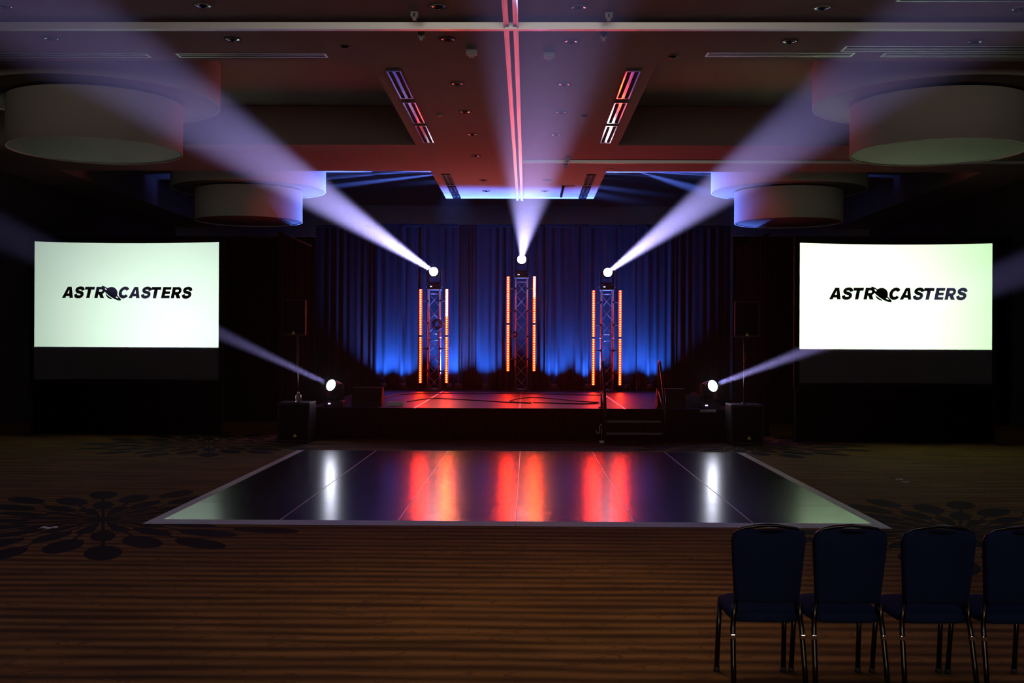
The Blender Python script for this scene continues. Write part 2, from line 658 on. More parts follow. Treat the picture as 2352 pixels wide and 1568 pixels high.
DL = [
    (467, 13, 'first row from the front, second left of the centre track'),
    (1008, 15, 'first row from the front, next to the centre track on its left'),
    (1330, 17, 'first row from the front, next to the centre track on its right'),
    (1888, 18, 'first row from the front, second right of the centre track'),
    (8, 14, 'first row from the front, cut by the left picture edge'),
    (2344, 20, 'first row from the front, cut by the right picture edge'),
    (117, 88, 'just behind the cross track, far left above the big drum lamp'),
    (535, 90, 'just behind the cross track, second left of the centre track'),
    (1028, 90, 'just behind the cross track, next to the centre track on its left'),
    (1312, 95, 'just behind the cross track, next to the centre track on its right'),
    (1813, 95, 'just behind the cross track, second right of the centre track'),
    (2240, 95, 'just behind the cross track, far right above the big drum lamp'),
    (1050, 192, 'left of the centre track, beside the nearest slot vent'),
    (1296, 193, 'right of the centre track, beside the nearest slot vent'),
    (1068, 256, 'left of the centre track, beside the middle slot vent'),
    (1288, 257, 'right of the centre track, beside the middle slot vent'),
    (1085, 308, 'left of the centre track, beside the farthest bright slot vent'),
    (1277, 308, 'right of the centre track, beside the farthest bright slot vent'),
    (1093, 357, 'left of the centre track, past the bright slot vents'),
    (1110, 413, 'left of the centre track, on the blue lit ceiling end, nearer'),
    (1117, 438, 'left of the centre track, on the blue lit ceiling end, farther'),
    (1256, 413, 'right of the centre track, on the blue lit ceiling end, nearer'),
    (1251, 438, 'right of the centre track, on the blue lit ceiling end, farther'),
]
d0 = None
for px, py, lab in DL:
    p = on(px, py, H)
    lab = 'round recessed downlight, ' + lab
    if d0 is None:
        d0 = downlight(p, lab)
    else:
        dup(d0, lab, p)

for px, py, w, lab in ((952, 40, 0.085, 'small white bracket box hanging before the cross track, left of centre'),
                       (1398, 42, 0.085, 'small white bracket box hanging before the cross track, right of centre'),
                       (968, 86, 0.085, 'small white bracket box hanging behind the cross track, left of centre'),
                       (1386, 88, 0.085, 'small white bracket box hanging behind the cross track, right of centre'),
                       (1083, 126, 0.14, 'wide white ceiling box behind the cross track, left of the centre track'),
                       (1261, 133, 0.14, 'wide white ceiling box behind the cross track, right of the centre track'),
                       (1303, 367, 0.10, 'small white bracket box at the far thin cross track, before it'),
                       (1299, 381, 0.10, 'small white bracket box at the far thin cross track, behind it')):
    p = on(px, py, H - 0.06)
    t = thing('hanging_bracket', lab, 'ceiling bracket', (p.x, p.y, H), 0, 'white brackets on the ceiling')
    MB().cbox((0, 0, -0.03), (w, w * 0.8, 0.06), bevel=0.006).build('housing', M_WHITEP, t)
    MB().cbox((0, -0.004, -0.078), (w * 0.5, w * 0.5, 0.036), bevel=0.004).build('lower_block', M_WHITEP, t)
    if w < 0.1:
        MB().box(-0.008, 0.008, -w * 0.4 - 0.004, -w * 0.4 + 0.002, -0.055, -0.02).build('latch_slot', M_SLOTSHADE, t)
    else:
        MB().cyl((0, 0, -0.096), (0, 0, -0.106), 0.02, seg=12).build('sensor_lens', M_GREY, t)

for px, py, lab in ((1010, 263, 'pale round smoke detector left of the centre track beside the middle vent'),
                    (793, 106, 'dark round sprinkler cap behind the cross track on the left'),
                    (1545, 130, 'dark round sprinkler cap at the corner of the right coffer'),
                    (1342, 265, 'faint round sprinkler cap right of the centre track'),
                    (1402, 387, 'pale round detector right of the track before the blue ceiling end')):
    p = on(px, py, H)
    t = thing('ceiling_detector', lab, 'smoke detector', p)
    pale = 'pale' in lab
    MB().lathe([(0.0, -0.03), (0.035, -0.028), (0.055, -0.012), (0.058, 0.0)], 20).build('cap', M_WHITEP if pale else M_BLACKMET, t)
    MB().lathe([(0.072, 0.0), (0.07, -0.005), (0.058, -0.006)], 20).build('base_ring', M_CEIL, t)


def chandelier(p, label):
    t = thing('drum_chandelier', label, 'ceiling lamp', p, 0, 'tiered drum lamps in the coffers')
    RU, RL = 1.9, 1.32
    zu0, zu1, zl0, zl1 = -0.70, -0.01, -1.48, -0.72
    MB().lathe([(RU, zu1), (RU, zu0), (RU - 0.03, zu0), (RU - 0.03, zu0 + 0.03)], 72).build('upper_drum', M_DRUMF, t)
    MB().lathe([(RU - 0.03, zu0 + 0.02), (0.0, zu0 + 0.02)], 72, smooth=False).build('upper_diffuser', M_DRUMB, t)
    MB().lathe([(RL, zl1), (RL, zl0), (RL - 0.025, zl0), (RL - 0.025, zl0 + 0.03)], 72).build('lower_drum', M_DRUMF, t)
    MB().lathe([(RL - 0.025, zl0 + 0.02), (0.0, zl0 + 0.02)], 72, smooth=False).build('lower_diffuser', M_DRUMB, t)
    MB().lathe([(RL, zl1), (RL - 0.06, zl1 + 0.0), (RL - 0.06, zu0 + 0.02)], 72).build('shadow_gap_ring', M_BLACKM, t)
    return t


ch = chandelier((-6.83, 17.45, HT), 'big two-tier drum lamp at upper left, nearer to the camera')
dup(ch, 'big two-tier drum lamp at upper right, nearer to the camera', (6.42, 17.45, HT))
dup(ch, 'smaller looking two-tier drum lamp at left, lit blue on its right side', (-6.98, 27.7, HT))
dup(ch, 'smaller looking two-tier drum lamp at right, lit blue on its left side', (6.5, 27.7, HT))

# ------------------------------------------------------------------ stage
SX0, SX1, SY0, SY1, SZ = -4.13, 3.87, 21.1, 28.9, 0.61
st = thing('stage', 'low black portable stage with red lit deck in front of the curtain', 'stage', (-0.13, SY0, 0))
w2 = (SX1 - SX0) / 2
D = SY1 - SY0
for i in range(4):
    for j in range(6):
        x0 = -w2 + i * 2.0
        y0 = j * 1.3
        MB().box(x0 + 0.012, x0 + 1.988, y0 + 0.012, y0 + 1.288, SZ - 0.08, SZ - 0.002).build('deck', M_DECK, st)
for i in range(5):
    x = -w2 + i * 2.0
    MB().box(x - (0.022 if 0 < i < 4 else 0.0) , x + (0.022 if 0 < i < 4 else 0.02) , 0.0, D, SZ - 0.06, SZ).build('edge_rail', M_ALU if i in (1, 3) else M_BLACKMET, st)
for j in range(1, 6):
    MB().box(-w2 + 0.03, w2 - 0.03, j * 1.3 - 0.006, j * 1.3 + 0.006, SZ - 0.06, SZ - 0.0015).build('cross_rail', M_BLACKMET, st)


def skirt_pt(u, v):
    L = 2 * w2 + 2 * 3.0
    s = u * L
    if s < 3.0:
        p = Vector((-w2 - 0.02, 3.0 - s, 0))
        n = Vector((-1, 0, 0))
    elif s < 3.0 + 2 * w2:
        p = Vector((-w2 + (s - 3.0), -0.03, 0))
        n = Vector((0, -1, 0))
    else:
        p = Vector((w2 + 0.02, s - 3.0 - 2 * w2, 0))
        n = Vector((1, 0, 0))
    p = p + n * (0.012 * math.sin(s * 48) + 0.012)
    p.z = 0.004 + v * (SZ - 0.01)
    return p


MB().grid(skirt_pt, 700, 2).build('skirt', M_SKIRT, st)
for (x, y) in ((-3.9, 0.3), (0, 0.3), (3.9, 0.3), (-3.9, 7.4), (0, 7.4), (3.9, 7.4), (-2, 3.8), (2, 3.8)):
    MB().cyl((x, y, 0), (x, y, SZ - 0.08), 0.03, seg=8).build('leg', M_BLACKMET, st)

# stairs with two handrails
sr = thing('stage_stairs', 'black two-step stage stairs with looped handrails, right of stage centre', 'stairs', (1.99, 21.02, 0))
for k, (zt, y) in enumerate(((0.405, -0.30), (0.205, -0.60))):
    tr_ = MB().cbox((0, y + 0.14, zt - 0.02), (1.04, 0.28, 0.04), bevel=0.005).build('tread', M_BLACK, sr)
    MB().box(-0.52, 0.52, y - 0.006, y + 0.012, zt - 0.022, zt + 0.004).build('nosing', M_NOSE, tr_)
for s in (-1, 1):
    MB().prism([(-0.62, 0.0), (-0.52, 0.0), (-0.02, 0.36), (-0.02, 0.44), (-0.10, 0.44)], s * 0.5, s * 0.53,
               lambda u, v, d: Vector((d, u, v))).build('stringer', M_BLACKMET, sr)
    X = s * 0.545
    pts = [(X, 0.30, SZ), (X, 0.30, 1.2), (X, 0.285, 1.44), (X, 0.22, 1.515), (X, 0.12, 1.49), (X, -0.15, 1.26),
           (X, -0.45, 0.98), (X, -0.62, 0.80), (X, -0.66, 0.66), (X, -0.66, 0.0)]
    MB().tube(pts, 0.024, 10).build('handrail', M_BLACKMET, sr)
    MB().cyl((X, 0.30, 0.95), (X, -0.62, 0.55), 0.014, seg=8).build('rail_brace', M_BLACKMET, sr)
    MB().cyl((X, 0.30, SZ + 0.002), (X, 0.30, SZ + 0.02), 0.06, seg=14).build('rail_flange', M_BLACKMET, sr)
    MB().cyl((X, -0.66, 0.0), (X, -0.66, 0.04), 0.034, seg=12).build('foot', M_RUBBER, sr)
hk = thing('cable_hook', 'small S-shaped wire hook and pin hanging on the left stair handrail', 'hook', (1.38, 20.33, 0.0))
MB().tube([(-0.11, 0, 0.27), (-0.09, 0, 0.21), (-0.05, 0, 0.20), (-0.035, 0, 0.25), (-0.04, 0, 0.33), (-0.02, 0, 0.37), (0.02, 0, 0.36)], 0.006, 6).build('hook', M_ALU, hk)
MB().tube([(0.0, 0, 0.34), (0.0, 0, 0.1)], 0.005, 6).build('pin_chain', M_ALU, hk)
MB().cbox((0.0, 0, 0.05), (0.085, 0.05, 0.05), bevel=0.01).build('pin_block', M_WHITEP, hk)

# ------------------------------------------------------------------ blue lit curtain, panel by panel
CY = 28.98
bounds = [722, 860, 960, 1053, 1094, 1252, 1352, 1463, 1553, 1678]
offs = [0.16, 0.0, 0.05, 0.22, 0.10, 0.0, 0.12, 0.03, 0.08, 0.18]
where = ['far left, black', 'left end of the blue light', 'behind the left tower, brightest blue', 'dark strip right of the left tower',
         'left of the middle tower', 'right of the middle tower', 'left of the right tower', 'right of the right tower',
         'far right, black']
for i in range(9):
    a = at(bounds[i], 700, CY)
    b = at(bounds[i + 1], 700, CY)
    top = 4.95 if i not in (0, 8) else 4.93
    t = thing('stage_curtain', 'pleated velour stage curtain panel, ' + where[i], 'curtain', ((a.x + b.x) / 2, CY + offs[i], 0), 0,
              'stage backdrop curtain panels')
    wdt = b.x - a.x
    ph = [random.uniform(0, 6.28) for _ in range(4)]
    n = max(5, int(round(wdt / 0.21)))

    def cp(u, v, wdt=wdt, ph=ph, n=n, top=top):
        x = (u - 0.5) * (wdt - 0.004)
        uu = u + 0.018 * math.sin(7 * u + ph[0]) + 0.006 * math.sin(2.2 * v + ph[1])
        amp = 0.062 * (0.55 + 0.45 * math.sin(11 * u + ph[2])) * (1.0 - 0.35 * v)
        y = amp * math.sin(uu * n * 2 * PI + ph[3]) + 0.03 * math.sin(5 * u + ph[1])
        return Vector((x, y, 0.01 + v * (top - 0.01 - 0.06)))
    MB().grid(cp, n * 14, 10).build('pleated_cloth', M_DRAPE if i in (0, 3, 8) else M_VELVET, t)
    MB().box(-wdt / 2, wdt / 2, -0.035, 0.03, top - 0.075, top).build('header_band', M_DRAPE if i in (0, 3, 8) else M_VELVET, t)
t = thing('curtain_pipe', 'horizontal pipe carrying the stage curtain panels along their top edge', 'pipe', (-0.1, CY + 0.42, 0))
MB().cyl((-5.4, 0, 4.9), (5.4, 0, 4.9), 0.024, seg=10).build('pipe', M_BLACKMET, t)
for x in (-5.4, 0.0, 5.4):
    MB().cyl((x, 0.05, 0), (x, 0.05, 4.9), 0.024, seg=10).build('upright', M_BLACKMET, t)

# black side drapes
def drape(x0, x1, Y, top, label):
    t = thing('drape_panel', label, 'drape', ((x0 + x1) / 2, Y, 0), 0, 'black masking drapes beside the stage')
    wdt = x1 - x0
    n = max(4, int(wdt / 0.25))
    ph = random.uniform(0, 6)

    def dp(u, v):
        return Vector(((u - 0.5) * wdt, 0.05 * math.sin(u * n * 2 * PI + ph) * (1 - 0.4 * v), 0.01 + v * (top - 0.01)))
    MB().grid(dp, n * 10, 4).build('pleated_cloth', M_DRAPE, t)
    MB().cyl((-wdt / 2, 0.03, top), (wdt / 2, 0.03, top), 0.02, seg=8).build('top_pipe', M_BLACKMET, t)


DY = 25.5
for a, b, lab in ((-11.4, -9.0, 'black drape at the far left edge behind the left screen'),
                  (-9.0, -6.95, 'black drape behind the left half of the scene, hidden by the left screen'),
                  (-6.95, -4.88, 'tall black drape between the left screen and the stage curtain'),
                  (4.72, 6.4, 'black drape between the stage curtain and the right screen'),
                  (6.4, 8.7, 'black drape hidden by the right screen'),
                  (8.7, 11.1, 'black drape at the far right edge beside the right screen')):
    drape(a, b, DY, 4.27 if a < 0 else 4.31, lab)

# added drapes beside the stage that keep stage light off the screen backs
for x, yc, lab in ((-5.62, 27.25, 'rear black light-blocking drape added left of the stage, running back to the curtain'), (5.42, 27.25, 'rear black light-blocking drape added right of the stage, running back to the curtain'),
                   (-4.98, 23.74, 'front black light-blocking drape added between the left loudspeaker and the side drape'), (4.80, 23.74, 'front black light-blocking drape added between the right loudspeaker and the side drape')):
    t = thing('light_block_drape', lab, 'drape', (x, yc, 0))
    MB().grid(lambda u, v: Vector((0.045 * math.sin(u * 14 * 2 * PI) * (1 - 0.4 * v), (u - 0.5) * 3.3, 0.01 + v * 4.04)), 260, 4).build('pleated_cloth', M_DRAPE, t)
    MB().cyl((0.03, -1.64, 4.05), (0.03, 1.64, 4.05), 0.02, seg=8).build('top_pipe', M_BLACKM, t)

# ------------------------------------------------------------------ truss towers
TY = 28.38


def truss_tower(px, ytop, label):
    p = at(px, 898, TY)
    top = at(px, ytop, TY).z
    t = thing('truss_tower', label, 'truss', (p.x, TY, SZ), 0, 'aluminium truss towers on the stage')
    Ht = top - SZ
    a = 0.145
    for sx in (-1, 1):
        for sy in (-1, 1):
            MB().cyl((sx * a, sy * a, 0.02), (sx * a, sy * a, Ht - 0.02), 0.0215, seg=10).build('chord', M_TRUSS, t)
    MB().cbox((0, 0, 0.012), (0.50, 0.50, 0.02), bevel=0.004).build('base_plate', M_BLACKMET, t)
    MB().cbox((0, 0, Ht - 0.01), (0.36, 0.36, 0.02), bevel=0.004).build('top_plate', M_TRUSS, t)
    zj = 1.33
    secs = [(0.05, zj - 0.03), (zj + 0.13, Ht - 0.12)]
    brace_me = {}
    for (z0, z1) in secs:
        n = max(2, int(round((z1 - z0) / 0.30)))
        dz = (z1 - z0) / n
        for face in range(4):
            M = Matrix.Rotation(face * PI / 2, 4, 'Z')
            for k in range(n):
                s = 1 if k % 2 == 0 else -1
                MB().cyl(M @ Vector((-s * a, -a, z0 + k * dz)), M @ Vector((s * a, -a, z0 + (k + 1) * dz)), 0.0075, seg=6).build('brace', M_TRUSS, t)
        for z in (z0, z1):
            for face in range(4):
                M = Matrix.Rotation(face * PI / 2, 4, 'Z')
                MB().cyl(M @ Vector((-a, -a, z)), M @ Vector((a, -a, z)), 0.011, seg=6).build('rung', M_TRUSS, t)
    for sx in (-1, 1):
        for sy in (-1, 1):
            MB().cyl((sx * a, sy * a, zj + 0.02), (sx * a, sy * a, zj + 0.085), 0.030, seg=10).build('coupler', M_TRUSS, t)
    return t, p.x, top


# ------------------------------------------------------------------ led bars
led_proto = {}


def led_bar(x, y, z0, z1, label, hot=0, truss_dx=0.0):
    """vertical pixel bar: tube with added red glow, row of bright pixels, two end caps, clamp arm to the truss"""
    t = thing('led_bar', label, 'led light', (x, y, z0), 0, 'red led pixel bars clamped to the towers')
    L = z1 - z0
    if 'tube' not in led_proto:
        led_proto['tube'] = MB().cyl((0, 0, 0.012), (0, 0, L - 0.012), 0.039, seg=10, cap=False).build('glow_tube', M_GLOWTUBE, t)
        led_proto['cap'] = MB().cyl((0, 0, 0.0), (0, 0, 0.012), 0.042, seg=10).build('end_cap', M_BLACK, t)
        led_proto['px'] = MB().lathe([(0.018, 0.0), (0.0175, 0.0015), (0.0, 0.002)], 6, Matrix.Rotation(PI / 2, 4, 'X')).build('pixel', M_LED, t)
        led_proto['px'].location = (0, -0.038, 0.03)
        first = True
    else:
        c = led_proto['tube'].copy()
        C.objects.link(c)
        c.parent = t
        c.location = (0, 0, 0)
        c.scale = (1, 1, L / led_proto['L'])
        c = led_proto['cap'].copy()
        C.objects.link(c)
        c.parent = t
        c.location = (0, 0, 0)
        first = False
    if first:
        led_proto['L'] = L
    c = led_proto['cap'].copy()
    C.objects.link(c)
    c.parent = t
    c.location = (0, 0, L - 0.012)
    n = 20
    for k in range(n):
        z = 0.035 + (L - 0.07) * k / (n - 1)
        if first and k == 0:
            led_proto['px'].location = (0, -0.038, z)
            continue
        src = led_proto['px']
        if k >= n - hot:
            if 'hot' not in led_proto:
                h = MB().lathe([(0.024, 0.0), (0.0235, 0.0015), (0.0, 0.002)], 6, Matrix.Rotation(PI / 2, 4, 'X')).build('pixel', M_LEDW, t)
                h['label'] = 'white-hot pixel'
                led_proto['hot'] = h
                h.location = (0, -0.038, z)
                continue
            src = led_proto['hot']
        c = src.copy()
        C.objects.link(c)
        c.parent = t
        c.location = (0, -0.038, z)
    for zz in (0.26 * L, 0.74 * L):
        MB().cyl((math.copysign(0.03, truss_dx), 0.0, zz), (truss_dx, 0.0, zz), 0.013, seg=8).build('clamp_arm', M_BLACK, t)
        MB().cbox((truss_dx + math.copysign(0.012, truss_dx), -0.012, zz), (0.05, 0.09, 0.05), bevel=0.008).build('clamp', M_BLACK, t)
    return t


# ------------------------------------------------------------------ moving heads
def moving_head(base, lens_z, target, label, power, spot_deg=5.2, radius=0.085):
    t = thing('moving_head_light', label, 'stage light', base, 0, 'moving head beam lights')
    hc = Vector((0, 0, lens_z))
    d = (Vector(target) - (Vector(base) + hc)).normalized()
    az = math.atan2(d.y, d.x)
    Rz = Matrix.Rotation(az, 4, 'Z')
    MB().cbox((0, 0, 0.055), (0.36, 0.30, 0.11), bevel=0.02).build('base', M_BLACK, t)
    MB().cbox((-0.075, -0.153, 0.062), (0.052, 0.008, 0.026)).build('display', M_DISPLAY, t)
    for s in (-1, 1):
        MB().cyl((s * 0.19, 0, 0.05), (s * 0.215, 0, 0.09), 0.012, seg=8).build('carry_handle', M_RUBBER, t)
    y = MB()
    y.cyl((0, 0, 0.11), (0, 0, 0.145), 0.10, seg=20)
    y.cbox((0, 0, 0.16), (0.13, 0.36, 0.04), Rz, bevel=0.012)
    for s in (-1, 1):
        y.cbox((0, s * 0.165, (0.16 + lens_z) / 2 + 0.02), (0.11, 0.04, lens_z - 0.16 + 0.10), Rz, bevel=0.012)
    y.build('yoke', M_BLACK, t)
    q = d.to_track_quat('Z', 'Y')
    MH = Matrix.Translation(hc) @ q.to_matrix().to_4x4()
    MB().lathe([(0.0, -0.16), (0.10, -0.155), (0.125, -0.10), (0.13, 0.02), (0.122, 0.06), (0.126, 0.10), (0.126, 0.125), (0.110, 0.125), (0.110, 0.11)],
               28, MH).build('head', M_BLACK, t)
    MB().lathe([(0.110, 0.112), (0.08, 0.128), (0.04, 0.137), (0.0, 0.14)], 28, MH).build('lens', M_LENS, t)
    lp = hc + d * 0.26
    add_light('beam', 'SPOT', lp - d * 0.02, power, (0.45, 0.40, 1.0), d, t, spot_size=math.radians(spot_deg), spot_blend=0.75,
              shadow_soft_size=0.05)
    return t


towers = []
for px, yt, nm, lx, ly, tgt in ((997, 664, 'left', 995, 625, (-4.67, 9.0, 5.0)), (1197, 637, 'middle', 1199, 597, (0.30, 5.0, 5.2)),
                                (1393, 665, 'right', 1392, 627, (4.06, 9.0, 5.0))):
    t, x, top = truss_tower(px, yt, 'aluminium box truss tower at the %s of the stage' % nm)
    towers.append((x, top))
    lz = at(lx, ly, TY).z
    moving_head((x, TY, top + 0.001), lz - top, tgt, 'moving head lamp with white beam on top of the %s truss tower' % nm,
                P_BEAM * {'left': 1.25, 'middle': 0.13, 'right': 0.75}[nm], 4.0 if nm != 'middle' else 5.4)

LYB = 28.235
bars = [(966, 663, 880, 'left', 'left', 0), (1026, 663, 880, 'left', 'right', 12), (1167, 634, 853, 'middle', 'left', 0),
        (1227, 634, 853, 'middle', 'right', 9), (1363, 666, 885, 'right', 'left', 0), (1424, 666, 885, 'right', 'right', 0)]
for px, y0, y1, tw, sd, hot in bars:
    a, b = at(px, y0, LYB), at(px, y1, LYB)
    mid = (a.z + b.z) / 2
    tx = {'left': towers[0][0], 'middle': towers[1][0], 'right': towers[2][0]}[tw]
    x = (a.x + b.x) / 2
    dx = (tx - x) + (-0.17 if sd == 'left' else 0.17)
    led_bar(x, LYB, mid + 0.012, a.z, 'upper red led bar on the %s side of %s tower' % (sd, tw) + (', white-hot on top' if hot else ''), hot, dx)
    led_bar(x, LYB, b.z, mid - 0.012, 'lower red led bar on the %s side of %s tower' % (sd, tw), 0, dx)

# cables on the towers
def coil(c, R_, n, label):
    t = thing('cable_coil', label, 'cable', c)
    pts = []
    for k in range(n * 20 + 1):
        a = 2 * PI * k / 20
        rr = R_ * (0.75 + 0.25 * math.sin(k * 0.37))
        pts.append((rr * math.cos(a), -0.02 + 0.012 * math.sin(k * 0.9), rr * 1.05 * math.sin(a)))
    MB().tube(pts, 0.008, 6).build('cable_loops', M_RUBBER, t)
    return t


p = at(1004, 745, 28.18)
coil(p, 0.14, 7, 'black cable coil hanging on the left truss tower')
p = at(1182, 768, 28.18)
coil(p, 0.075, 4, 'small black cable coil hanging on the middle truss tower')


def droop(pts, label, r=0.007):
    ps = [Vector(q) for q in pts]
    out = []
    n = len(ps)
    for i in range(n - 1):
        p0, p1, p2, p3 = ps[max(i - 1, 0)], ps[i], ps[i + 1], ps[min(i + 2, n - 1)]
        for k in range(8):
            s = k / 8
            out.append(0.5 * ((2 * p1) + (p2 - p0) * s + (2 * p0 - 5 * p1 + 4 * p2 - p3) * s * s + (3 * p1 - p0 - 3 * p2 + p3) * s ** 3))
    out.append(ps[-1])
    return tag(MB().tube(out, r, 6).build('cable', M_RUBBER), label, 'cable', 'black cables on towers and stage')


CYY = 28.32
droop([at(972, 735, CYY), at(980, 745, CYY), at(973, 780, CYY), at(984, 830, CYY)], 'thin black cable looping between left bar and left tower')
droop([at(1030, 720, CYY), at(1036, 770, CYY), at(1031, 800, CYY), at(1018, 775, CYY), at(1020, 740, CYY)], 'black cable looping round the right bar of the left tower')
droop([at(1230, 790, CYY), at(1238, 810, CYY), at(1232, 820, CYY), at(1216, 808, CYY)], 'thin black cable looping beside the right bar of the middle tower')
droop([at(1174, 790, CYY), at(1184, 815, CYY), at(1180, 840, CYY)], 'thin black cable between left bar and middle tower')
droop([at(1358, 820, CYY), at(1350, 835, CYY), at(1356, 860, CYY), at(1372, 862, CYY)], 'thin black cable looping left of the right tower')
droop([at(1412, 770, CYY), at(1416, 795, CYY), at(1408, 815, CYY), at(1404, 800, CYY)], 'thin black cable between right tower and its right bar')
zc = SZ + 0.008
droop([on(935, 922, zc), on(990, 915, zc), on(1060, 917, zc), on(1175, 924, zc), on(1220, 925, zc), on(1170, 921, zc), on(1225, 912, zc), on(1330, 921, zc), on(1375, 924, zc), on(1340, 927, zc), on(1225, 924, zc)],
      'long black cable snaking over the red lit stage deck', 0.011)
droop([on(880, 915, zc), on(930, 905, zc), on(1100, 903, zc), on(1290, 905, zc), on(1390, 908, zc)], 'black cable lying along the rear of the stage deck', 0.012)

# ------------------------------------------------------------------ blue uplights at the foot of the curtain
ups = [(880, 'at the left end of the curtain'), (925, 'second from the left'), (1031, 'behind the right bar of the left tower'),
       (1053, 'right of the left tower'), (1115, 'left of the middle tower'), (1272, 'right of the middle tower'), (1350, 'left of the right tower'),
       (1440, 'right of the right tower'), (1494, 'at the right end of the curtain')]
for px, lab in ups:
    p = at(px, 898, 28.56)
    t = thing('par_uplight', 'small black blue-lensed floor uplight ' + lab, 'stage light', (p.x, 28.56, SZ), 0,
              'blue uplights at the foot of the curtain')
    MB().box(-0.09, 0.09, -0.05, 0.05, 0.0, 0.012).build('foot', M_BLACKMET, t)
    for s in (-1, 1):
        MB().box(s * 0.092 - 0.004, s * 0.092 + 0.004, -0.015, 0.015, 0.0, 0.12).build('bracket_arm', M_BLACKMET, t)
    Rx = Matrix.Translation((0, 0, 0.10)) @ Matrix.Rotation(math.radians(-6), 4, 'X')
    MB().lathe([(0.0, -0.07), (0.05, -0.068), (0.075, -0.03), (0.082, 0.08), (0.074, 0.082), (0.072, 0.06)], 20, Rx).build('can', M_BLACK, t)
    MB().lathe([(0.072, 0.062), (0.0, 0.066)], 20, Rx).build('lens', M_BLED, t)
    out = -0.10 if px == ups[0][0] else 0.10 if px == ups[-1][0] else 0.0
    add_light('uplight', 'SPOT', (0, 0.012, 0.20), P_UP * (1.0 + abs(out)), (0.09, 0.185, 1.0), (out, 0.38 - 0.5 * abs(out), 1), t, spot_size=math.radians(96), spot_blend=1.0,
              shadow_soft_size=0.05)

# ------------------------------------------------------------------ front moving heads and things on the stage edge
FY = 21.42
for px, py, tgt, nm in ((768.5, 888, at(0, 531, 15.0), 'left'), (1629, 889, at(2352, 618, 15.0), 'right')):
    p = at(px, py, FY)
    moving_head((p.x, FY, SZ), p.z - SZ, tgt, 'moving head lamp with white beam at the front %s corner of the stage' % nm,
                P_FLOORBEAM * (0.8 if nm == 'left' else 1.3), 4.8)


def wedge(px0, px1, Y, rz, label):
    a, b = at(px0, 920, Y), at(px1, 920, Y)
    t = thing('stage_monitor', label, 'speaker', ((a.x + b.x) / 2, Y, SZ), rz, 'floor monitors on the stage')
    w_ = (b.x - a.x) / 2
    MB().prism([(-0.24, 0), (0.22, 0), (0.24, 0.08), (0.05, 0.36), (-0.10, 0.36), (-0.26, 0.10)], -w_, w_, lambda u, v, d: Vector((d, u, v))).build('cabinet', M_BLACK, t)
    MB().prism([(0.245, 0.09), (0.058, 0.36), (0.066, 0.365), (0.253, 0.095)], -w_ + 0.03, w_ - 0.03, lambda u, v, d: Vector((d, u, v))).build('grille', M_BLACKM, t)
    for s in (-1, 1):
        MB().cbox((s * (w_ + 0.004), -0.03, 0.2), (0.012, 0.12, 0.035), bevel=0.004).build('side_handle', M_RUBBER, t)
    return t


wedge(812, 880, 21.75, 0.0, 'black wedge floor monitor at the front left of the stage')
wedge(1508, 1572, 21.75, 0.0, 'black wedge floor monitor right of the stairs on the stage')

t = thing('paper_stack', 'loose stack of white sheets on the stage beside the left floor monitor', 'paper', tuple(on(907, 931, SZ)), 0.1)
for k in range(4):
    MB().box(-0.17 + k * 0.012, 0.15 + k * 0.008, -0.12 + 0.012 * k, 0.11 + 0.01 * k, 0.002 + k * 0.018, 0.019 + k * 0.018).build('sheet', M_PAPER, t)

# crumpled bag beside the right front lamp
p = on(1598, 936, SZ)
t = thing('crumpled_bag', 'crumpled dark blue bag beside the front right lamp on the stage', 'bag', (p.x, p.y + 0.25, SZ))
b2 = bmesh.new()
bmesh.ops.create_icosphere(b2, subdivisions=3, radius=1.0)
for v in b2.verts:
    k = 1 + 0.18 * math.sin(7 * v.co.x + 3 * v.co.z) * math.cos(6 * v.co.y + 2)
    z = max(v.co.z, -0.6)
    v.co = Vector((v.co.x * 0.13 * k, v.co.y * 0.12 * k, (z + 0.6) * 0.17 * k))
mb = MB()
mb.merge(b2, Matrix.Identity(4))
mb.build('bag_body', M_BAGB, t)
mb = MB()
for k in range(7):
    a = k * 0.9
    mb.tube([(0.02 * math.cos(a), 0.02 * math.sin(a) - 0.03, 0.22), (0.06 * math.cos(a) + 0.02, 0.06 * math.sin(a) - 0.03, 0.25 + 0.015 * (k % 3)),
             (0.09 * math.cos(a) + 0.03, 0.08 * math.sin(a) - 0.03, 0.21)], 0.014, 6)
mb.build('red_cloth', M_REDB, t)

p = at(1627, 941, 21.02)
tag(MB().cbox((p.x, 21.05, SZ - 0.03), (0.30, 0.03, 0.045), bevel=0.006).build('edge_plate', M_GREY), 'grey flat plate on the stage front edge under the right front lamp', 'plate')

